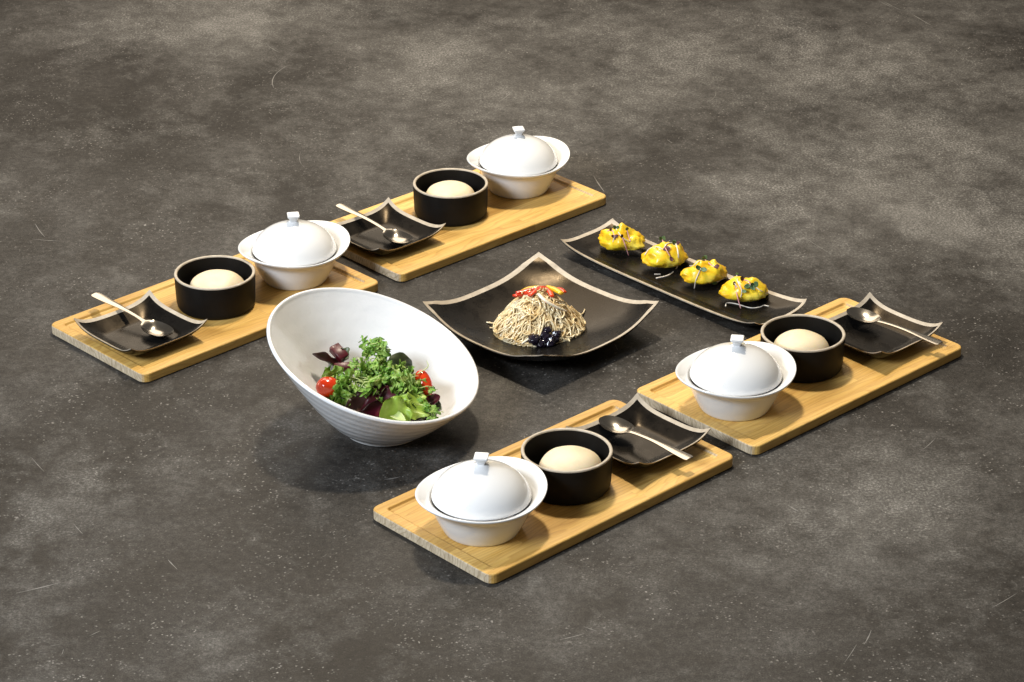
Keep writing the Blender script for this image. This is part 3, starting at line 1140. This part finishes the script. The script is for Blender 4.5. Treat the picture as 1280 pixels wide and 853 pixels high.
# butter lettuce
leaf_between((512, 528), (470, 512), 0.044, 0.054, 0.040, M['butter'], "lettuce_leaf", "rounded pale green lettuce leaf at the front of the salad", "lettuce", 41, 1.2, 0.004, 1.6, 0.12, 0.15, group=None, up=(0, -0.9, 0.8), taper=0.5)
leaf_between((512, 522), (528, 486), 0.046, 0.066, 0.034, M['butter'], "lettuce_leaf", "ruffled light green lettuce leaf standing beside the rounded leaf", "lettuce", 42, -0.5, 0.006, 2.4, 0.28, 0.1, up=(0.1, -1, 0.5), taper=0.5)
leaf_between((504, 518), (500, 492), 0.050, 0.066, 0.022, M['butter'], "lettuce_leaf", "narrow light green lettuce leaf tip in front of the frisee", "lettuce", 43, -0.4, 0.004, 2.2, 0.25, 0.1, up=(-0.2, -1, 0.5), taper=0.5)
leaf_between((478, 508), (508, 530), 0.056, 0.047, 0.012, M['stem'], "lettuce_rib", "pale lettuce rib lying across the front of the salad", "lettuce", 44, 0.3, 0.001, 1.5, 0.05, 0.2, up=(0, -0.6, 1))
rnd = random.Random(9)
for k in range(9):
    x = 415 + 15 * k + rnd.uniform(-5, 5)
    A = gp(x, 519 + 5 * math.sin(k * 1.3), 0.034)
    ang = rnd.uniform(0, 6.28)
    v, f = leaf_grid(0.045, 0.034, rnd.uniform(-0.6, 0.6), 0.004, 2, 0.15, 100 + k, 0.1)
    v = orient(v, A - Vector((math.cos(ang), math.sin(ang), 0)) * 0.02, (math.cos(ang), math.sin(ang), rnd.uniform(-0.1, 0.3)), (0, -0.2, 1))
    place("under_leaf", (v, f), M[('darkleaf', 'radicchio', 'greyleaf')[k % 3]], ("dark brown", "deep red", "dull green")[k % 3] + " salad leaf half hidden at the bottom of the salad", "leaf", "dark leaves at the bottom of the salad", inside=in_bowl)


def tomato(px, py, z, rx, ry, rz_, rot, label):
    rl = []
    for i in range(21):
        ph = math.pi * i / 20
        rl.append([(rx * math.sin(ph) * math.cos(2 * math.pi * j / 32), ry * math.sin(ph) * math.sin(2 * math.pi * j / 32),
                    -rz_ * math.cos(ph) * (1 - 0.06 * math.cos(ph) ** 6)) for j in range(32)])
    v, f = rings(rl)
    o = obj("cherry_tomato", mesh("cherry_tomato", v, f), M['tomato'], None, gp(px, py, z))
    o.rotation_euler = rot
    tag(o, label, "tomato")


tomato(410, 484, 0.060, 0.0142, 0.0125, 0.0122, (0.2, 0.1, 0.3), "round red cherry tomato on the edge of the salad")
tomato(530, 480, 0.058, 0.0095, 0.0095, 0.0180, (-0.75, -0.25, 0.2), "oval red cherry tomato leaning behind the pale lettuce")

# ------------------------------------------------------------------ noodle nest
NC, _ = pick(big_bvh, 672, 411)
NCX, NCY = NC.x, NC.y
NR, NH = 0.0535, 0.0465


def mound_r(a):
    return NR * (1 + 0.06 * math.sin(2 * a + 0.6) + 0.05 * math.sin(3 * a + 2.0))


def mound_z(q):
    q = min(1.0, q)
    return NH * (1 - q ** 1.75) ** 0.95


def mound(q, a, off=0.0):
    """q 0 centre .. 1 edge"""
    x, y = NCX + q * mound_r(a) * math.cos(a), NCY + q * mound_r(a) * math.sin(a)
    return Vector((x, y, max(down(big_bvh, x, y) * 0.999, 0.0058) + mound_z(q) + off))


rn = random.Random(77)
NV, NF = [], []
cr = []
for i in range(12):
    q = 0.02 + 0.93 * i / 11
    cr.append([mound(q * 0.93, 2 * math.pi * j / 32, -0.0050) for j in range(32)])
v, f = rings(cr, True, False)
NV += [Vector(p) for p in v]
NF += f
for s in range(360):
    a = rn.uniform(0, 2 * math.pi)
    q = math.sqrt(rn.random()) * 0.98
    layer = rn.uniform(-0.0042, 0.0024)
    n = rn.randint(9, 16)
    x, y = q * math.cos(a), q * math.sin(a)
    # strands drape mostly downhill with curls
    h = a + rn.gauss(0, 0.6) if rn.random() < 0.62 else rn.uniform(0, 6.28)
    turn = rn.gauss(0, 0.48)
    path = []
    for k in range(n):
        qq = math.hypot(x, y)
        aa = math.atan2(y, x)
        if qq > 1.02:
            x, y = x / qq * 1.02, y / qq * 1.02
            h += 1.2
            qq = 1.02
        lift = 0.0030 * math.sin(k * 0.8 + s * 1.7)
        path.append(mound(qq, aa, layer + lift + 0.0010))
        turn += rn.gauss(0, 0.24)
        turn *= 0.93
        h += turn
        st = 0.105
        x += st * math.cos(h)
        y += st * math.sin(h)
    tube(catmull(path, 3), rn.uniform(0.0009, 0.00125), 6, NV, NF)
# loose ends on the plate
for (a0, a1) in (((622, 408), (608, 404)), ((630, 413), (612, 411)), ((650, 424), (640, 430)), ((655, 428), (648, 432)), ((708, 424), (712, 428)), ((725, 398), (731, 388)), ((640, 418), (632, 420))):
    A, _ = pick(big_bvh, *a0)
    B, _ = pick(big_bvh, *a1)
    mid = (A + B) / 2 + Vector((0.001, 0, 0.002))
    tube(catmull([A + Vector((0, 0, 0.004)), mid, B + Vector((0, 0, 0.0011))], 5), 0.001, 5, NV, NF)
nest = place("noodle_nest", (NV, NF), M['noodle'], "tangled mound of pale noodles on the large square plate", "noodles")
nest_bvh = BVHTree.FromPolygons(NV, NF)


def on_nest(px, py, lift):
    h = nest_bvh.ray_cast(CAMP, (gp(px, py, 0.0) - CAMP).normalized())
    p = h[0] if h[0] is not None else gp(px, py, 0.052)
    return p + Vector((0, -0.3, 1)).normalized() * lift


def strip(name, pix, wdt, thick, mat, label, cat, group, lift=0.0012):
    P = [on_nest(x, y, lift) for x, y in pix]
    v, f = tube(catmull(P, 6), lambda t: wdt * (0.55 + 0.45 * math.sin(math.pi * (0.08 + 0.84 * t))), 8, None, None, thick / wdt)
    place(name, (v, f), mat, label, cat, group)


strip("pepper_strip", [(643, 371), (654, 369), (664, 367)], 0.0052, 0.0026, M['red'], "red pepper strip at the side of the noodle mound", "pepper", "red pepper strips")
strip("pepper_strip", [(645, 367), (652, 366), (662, 363), (671, 362)], 0.0044, 0.0022, M['red'], "red pepper strip lying under the arched pepper strip", "pepper", "red pepper strips")
strip("pepper_strip", [(662, 372), (671, 365), (680, 362), (687, 367), (690, 373)], 0.0046, 0.0024, M['red'], "arched red pepper strip over the middle of the noodles", "pepper", "red pepper strips", 0.0030)
strip("pepper_strip", [(694, 363), (700, 363), (706, 367)], 0.0046, 0.0022, M['red'], "short red pepper strip behind the sesame topping", "pepper", "red pepper strips", 0.0020)
strip("pepper_strip", [(652, 366), (662, 362), (675, 361), (688, 364)], 0.0050, 0.0028, M['yellow'], "yellow pepper strip across the top of the noodles", "pepper", "yellow pepper strips", 0.0012)
strip("pepper_strip", [(684, 360), (694, 364), (702, 369)], 0.0056, 0.0028, M['yellow'], "yellow pepper strip under the sesame seeds", "pepper", "yellow pepper strips", 0.0024)
strip("onion_strip", [(673, 370), (681, 378), (694, 386), (708, 392)], 0.0038, 0.0018, M['onion'], "white onion strip draped down the noodle mound", "onion", None, 0.0036)
strip("onion_strip", [(652, 431), (662, 424), (672, 419)], 0.0020, 0.0012, M['onion'], "pale onion strip at the foot of the noodle mound", "onion", None, 0.0016)
# sesame
SV, SF = [], []
rn = random.Random(3)
for k in range(120):
    x, y = rn.gauss(685, 15), rn.gauss(359, 6.5)
    if not (648 < x < 722 and 348 < y < 385):
        continue
    d = (gp(x, y, 0.0) - CAMP).normalized()
    h = nest_bvh.ray_cast(CAMP, d)
    if h[0] is None:
        continue
    p = h[0] + Vector((rn.gauss(0, .0004), rn.gauss(0, .0004), 0.0026 + rn.random() * 0.0016))
    d2 = Vector((rn.gauss(0, 1), rn.gauss(0, 1), rn.gauss(0, 0.5))).normalized() * 0.0014
    tube([p - d2, p - d2 * 0.3, p + d2 * 0.4, p + d2], lambda t: 0.0010 * math.sin(math.pi * (0.15 + 0.75 * t)) + 0.0001, 5, SV, SF)
so = place("sesame_seeds", (SV, SF), M['sesame'], "toasted sesame seeds sprinkled over the noodle mound", "sesame")
so['kind'] = 'stuff'
# black glossy wood-ear mushroom
for k, (x, y, s) in enumerate(((668, 424, 0.0075), (680, 419, 0.0080), (690, 424, 0.0080), (676, 431, 0.0070), (687, 431, 0.0068), (696, 417, 0.0056), (684, 412, 0.0050))):
    dd = (gp(x, y, 0.0) - CAMP).normalized()
    hits = [h for h in (nest_bvh.ray_cast(CAMP, dd), big_bvh.ray_cast(CAMP, dd)) if h[0] is not None]
    base = min(hits, key=lambda h: h[3])[0] - Vector((0, 0, 0.0004))
    base.z = max(base.z, down(big_bvh, base.x, base.y) + s * 0.62)
    rl = []
    for i in range(15):
        ph = math.pi * i / 14
        ring = []
        for j in range(22):
            a = 2 * math.pi * j / 22
            q = Vector((math.sin(ph) * math.cos(a), math.sin(ph) * math.sin(a), -math.cos(ph)))
            r = s * (1 + 0.42 * noise.noise(q * 2.3 + Vector((k * 7.1, 0, 0))) + 0.16 * noise.noise(q * 5 + Vector((0, k * 3.3, 0))))
            ring.append(base + Vector((q.x * r, q.y * r, q.z * r * 0.8)))
        rl.append(ring)
    v, f = rings(rl)
    place("black_mushroom", ([Vector(p_) for p_ in v], f), M['seaweed'], "glossy black wood ear mushroom piece at the foot of the noodles", "mushroom", "black mushroom pieces")


# ------------------------------------------------------------------ dumplings with sprouts
def dumpling(k, px, py, rot, L, Wd, Hh, rough, seed):
    c, _ = pick(long_bvh, px, py)
    NU, NV_ = 40, 26
    rl = []
    for i in range(NU + 1):
        ph = math.pi * i / NU
        ring = []
        for j in range(NV_):
            a = 2 * math.pi * j / NV_
            x = -math.cos(ph)
            s = math.sin(ph) ** 0.75
            y, z = s * math.cos(a), s * math.sin(a)
            q = Vector((x, y, z))
            X = L / 2 * x
            # crescent: body bends, ridge on top pinched
            zz = Hh * (0.5 + 0.5 * z) if z > 0 else Hh * (0.5 + 0.42 * z)
            yy = Wd / 2 * y * (1 - 0.45 * max(0, z) ** 1.4)
            yy += 0.006 * (x * x) - 0.002
            zz *= 1 - 0.30 * x * x
            ridge = max(0, z) ** 5 * (0.0030 * math.sin(8 * x + seed) + 0.0012 * math.sin(17 * x + 2 * seed))
            d = rough * (noise.noise(q * 1.7 + Vector((seed, 0, 0))) * 0.0055 + noise.noise(q * 4.2 + Vector((0, seed, 0))) * 0.0032 + noise.noise(q * 10 + Vector((0, 0, seed))) * 0.0013)
            p = Vector((X, yy, zz + ridge))
            p += Vector((q.x, q.y, max(q.z, 0) * 0.9)).normalized() * d if q.length > 0 else Vector()
            p.z = max(p.z, 0.0)
            ring.append(p)
        rl.append(ring)
    v, f = rings(rl)
    R = Matrix.Translation(c) @ Matrix.Rotation(rot, 4, 'Z')
    vv = [R @ Vector(p) for p in v]
    # rest on the dish
    for p in vv:
        gz = down(long_bvh, p.x, p.y)
        p.z = max(p.z, gz + 0.0003) if p.z - c.z < 0.004 else p.z
    return vv, f


DUMP = [(776, 313, -0.25, 0.060, 0.040, 0.034, 1.0, 1.0, "bumpy yellow dumpling next to the empty end of the long plate"),
        (832, 334, 0.35, 0.058, 0.041, 0.035, 0.7, 2.2, "smooth yellow dumpling with a long white sprout curling down its front"),
        (881, 354, 0.30, 0.058, 0.037, 0.031, 0.7, 3.6, "pointed yellow dumpling with green sprout leaves on its tip"),
        (930, 376, 0.05, 0.060, 0.038, 0.032, 0.75, 4.8, "yellow dumpling with a pink sprout standing at its front")]
dump_bvh = []
for k, (px, py, rot, L, Wd, Hh, ro, seed, label) in enumerate(DUMP):
    v, f = dumpling(k, px, py, rot, L, Wd, Hh, ro, seed)
    dump_bvh.append(BVHTree.FromPolygons(v, f))
    place("dumpling", (v, f), M['batter'], label, "dumpling", "yellow dumplings")


def on_dump(px, py, lift):
    d = (gp(px, py, 0.0) - CAMP).normalized()
    best = None
    for b in dump_bvh + [long_bvh]:
        h = b.ray_cast(CAMP, d)
        if h[0] is not None and (best is None or h[3] < best[1]):
            best = (h[0], h[3])
    if best is None:
        # beyond the outline: use the depth of a dumpling top
        return gp(px, py, 0.036)
    return best[0] - d * lift


def sprout(pix, pink, leaves, label, wdt=0.00088):
    """stem through photo pixels (px, py, lift) with small leaves at given ends"""
    P = [on_dump(x, y, l) for x, y, l in pix]
    v, f = tube(catmull(P, 6), lambda t: wdt * (1.0 - 0.25 * t), 6)
    st = place("sprout", (v, f), M['pinkstem' if pink else 'whitestem'], label, "sprout", "sprouts on the dumplings")
    c = st.location
    for (end, ang, size, purple) in leaves:
        base = P[end]
        size *= 1.35
        v, f = leaf_grid(size, size * 0.72, 0.6, 0.0003, 1.0, 0.03, size * 1e5 + ang, 0.15, n=8, w=4, taper=0.7, thick=0.0003)
        d = Vector((math.cos(ang), -0.25, math.sin(ang)))
        v = orient(v, base, d, (0, -0.7, 0.6))
        obj("leaf", mesh("leaf", [p - c for p in v], f), M['purpleleaf' if purple else 'sproutleaf'], st)


S = sprout
S([(770, 286, .004), (777, 296, .002), (787, 303, .001)], False, [(0, 2.4, .0055, False), (0, 0.6, .005, False)], "white sprout stem over the top of the bumpy dumpling")
S([(778, 297, .002), (782, 308, .001), (786, 320, .001)], True, [(0, 2.0, .005, True)], "pink sprout stem hanging down the front of the bumpy dumpling")
S([(784, 288, .004), (786, 296, .002), (788, 302, .002)], True, [(0, 1.8, .005, False)], "short pink sprout at the back of the bumpy dumpling")
S([(759, 289, .004), (765, 288, .003), (768, 295, .002)], True, [(1, 2.6, .0045, True), (2, -1.0, .005, True)], "pink sprout with purple leaves on the rough end of the bumpy dumpling")
S([(768, 296, .002), (766, 303, .001)], False, [(0, 0.3, .005, True), (0, 2.9, .004, True)], "tiny white sprout on the rough end of the bumpy dumpling")
S([(845, 305, .003), (848, 320, .002), (846, 335, .001), (836, 344, .002), (820, 348, .001)], False, [(0, 2.6, .006, False), (0, 0.4, .005, True)], "long white sprout stem curling down in front of the smooth dumpling", 0.0011)
S([(806, 319, .001), (812, 311, .003), (822, 309, .003), (829, 312, .001)], False, [(3, 0.2, .0055, True)], "white sprout looping over the side of the smooth dumpling")
S([(828, 300, .004), (832, 311, .002), (838, 321, .001)], True, [(0, 2.5, .0055, False), (0, 0.9, .006, False), (2, -1.2, .005, True)], "pink sprout on the top of the smooth dumpling")
S([(840, 304, .003), (834, 305, .003), (830, 310, .002)], False, [(0, 0.5, .0055, False), (2, -0.2, .007, True)], "short white sprout with purple leaf on the smooth dumpling")
S([(818, 343, .001), (826, 343, .001)], False, [], "short white stem piece lying in front of the smooth dumpling", 0.0009)
S([(862, 333, .001), (868, 332, .003), (873, 327, .004), (880, 325, .004)], False, [(3, -1.2, .007, False), (3, 2.0, .006, False)], "white sprout arching over the pointed dumpling")
S([(876, 336, .001), (870, 350, .001), (868, 361, .001)], False, [(0, 2.8, .007, False), (0, -0.3, .0065, False)], "pale sprout hanging down the front of the pointed dumpling")
S([(880, 324, .004), (887, 330, .002), (893, 334, .001)], True, [(2, 0.3, .006, True), (0, 0.9, .006, False)], "pink sprout near the ridge of the pointed dumpling")
S([(896, 353, .003), (903, 349, .004), (911, 348, .004), (917, 353, .002), (922, 360, .001)], False, [(0, 3.3, .006, False), (0, 4.0, .0055, False)], "white sprout arching between the pointed dumpling and its neighbour")
S([(919, 356, .002), (922, 372, .002), (926, 386, .004)], True, [(0, 2.2, .005, True)], "pink sprout standing at the front of the last dumpling")
S([(921, 344, .004), (922, 352, .003), (927, 363, .002), (926, 372, .001)], False, [(0, 1.4, .004, False), (2, -0.4, .005, False)], "white forked sprout on the middle of the last dumpling")
S([(958, 367, .001), (950, 363, .002), (943, 358, .002)], False, [(2, 1.0, .0075, False), (2, 2.6, .006, False)], "white sprout with upright green leaves on the far end of the last dumpling")
S([(930, 350, .004), (936, 352, .003), (938, 357, .002)], True, [(0, 2.6, .006, True), (2, 3.4, .007, False), (2, -0.8, .006, False)], "pink sprout with green leaves between the ridges of the last dumpling")
S([(907, 383, .001), (909, 379, .001), (920, 380, .001), (938, 385, .001), (950, 384, .001), (955, 382, .001), (961, 383, .001)], False, [], "wavy white stem lying on the plate in front of the last dumpling", 0.0009)
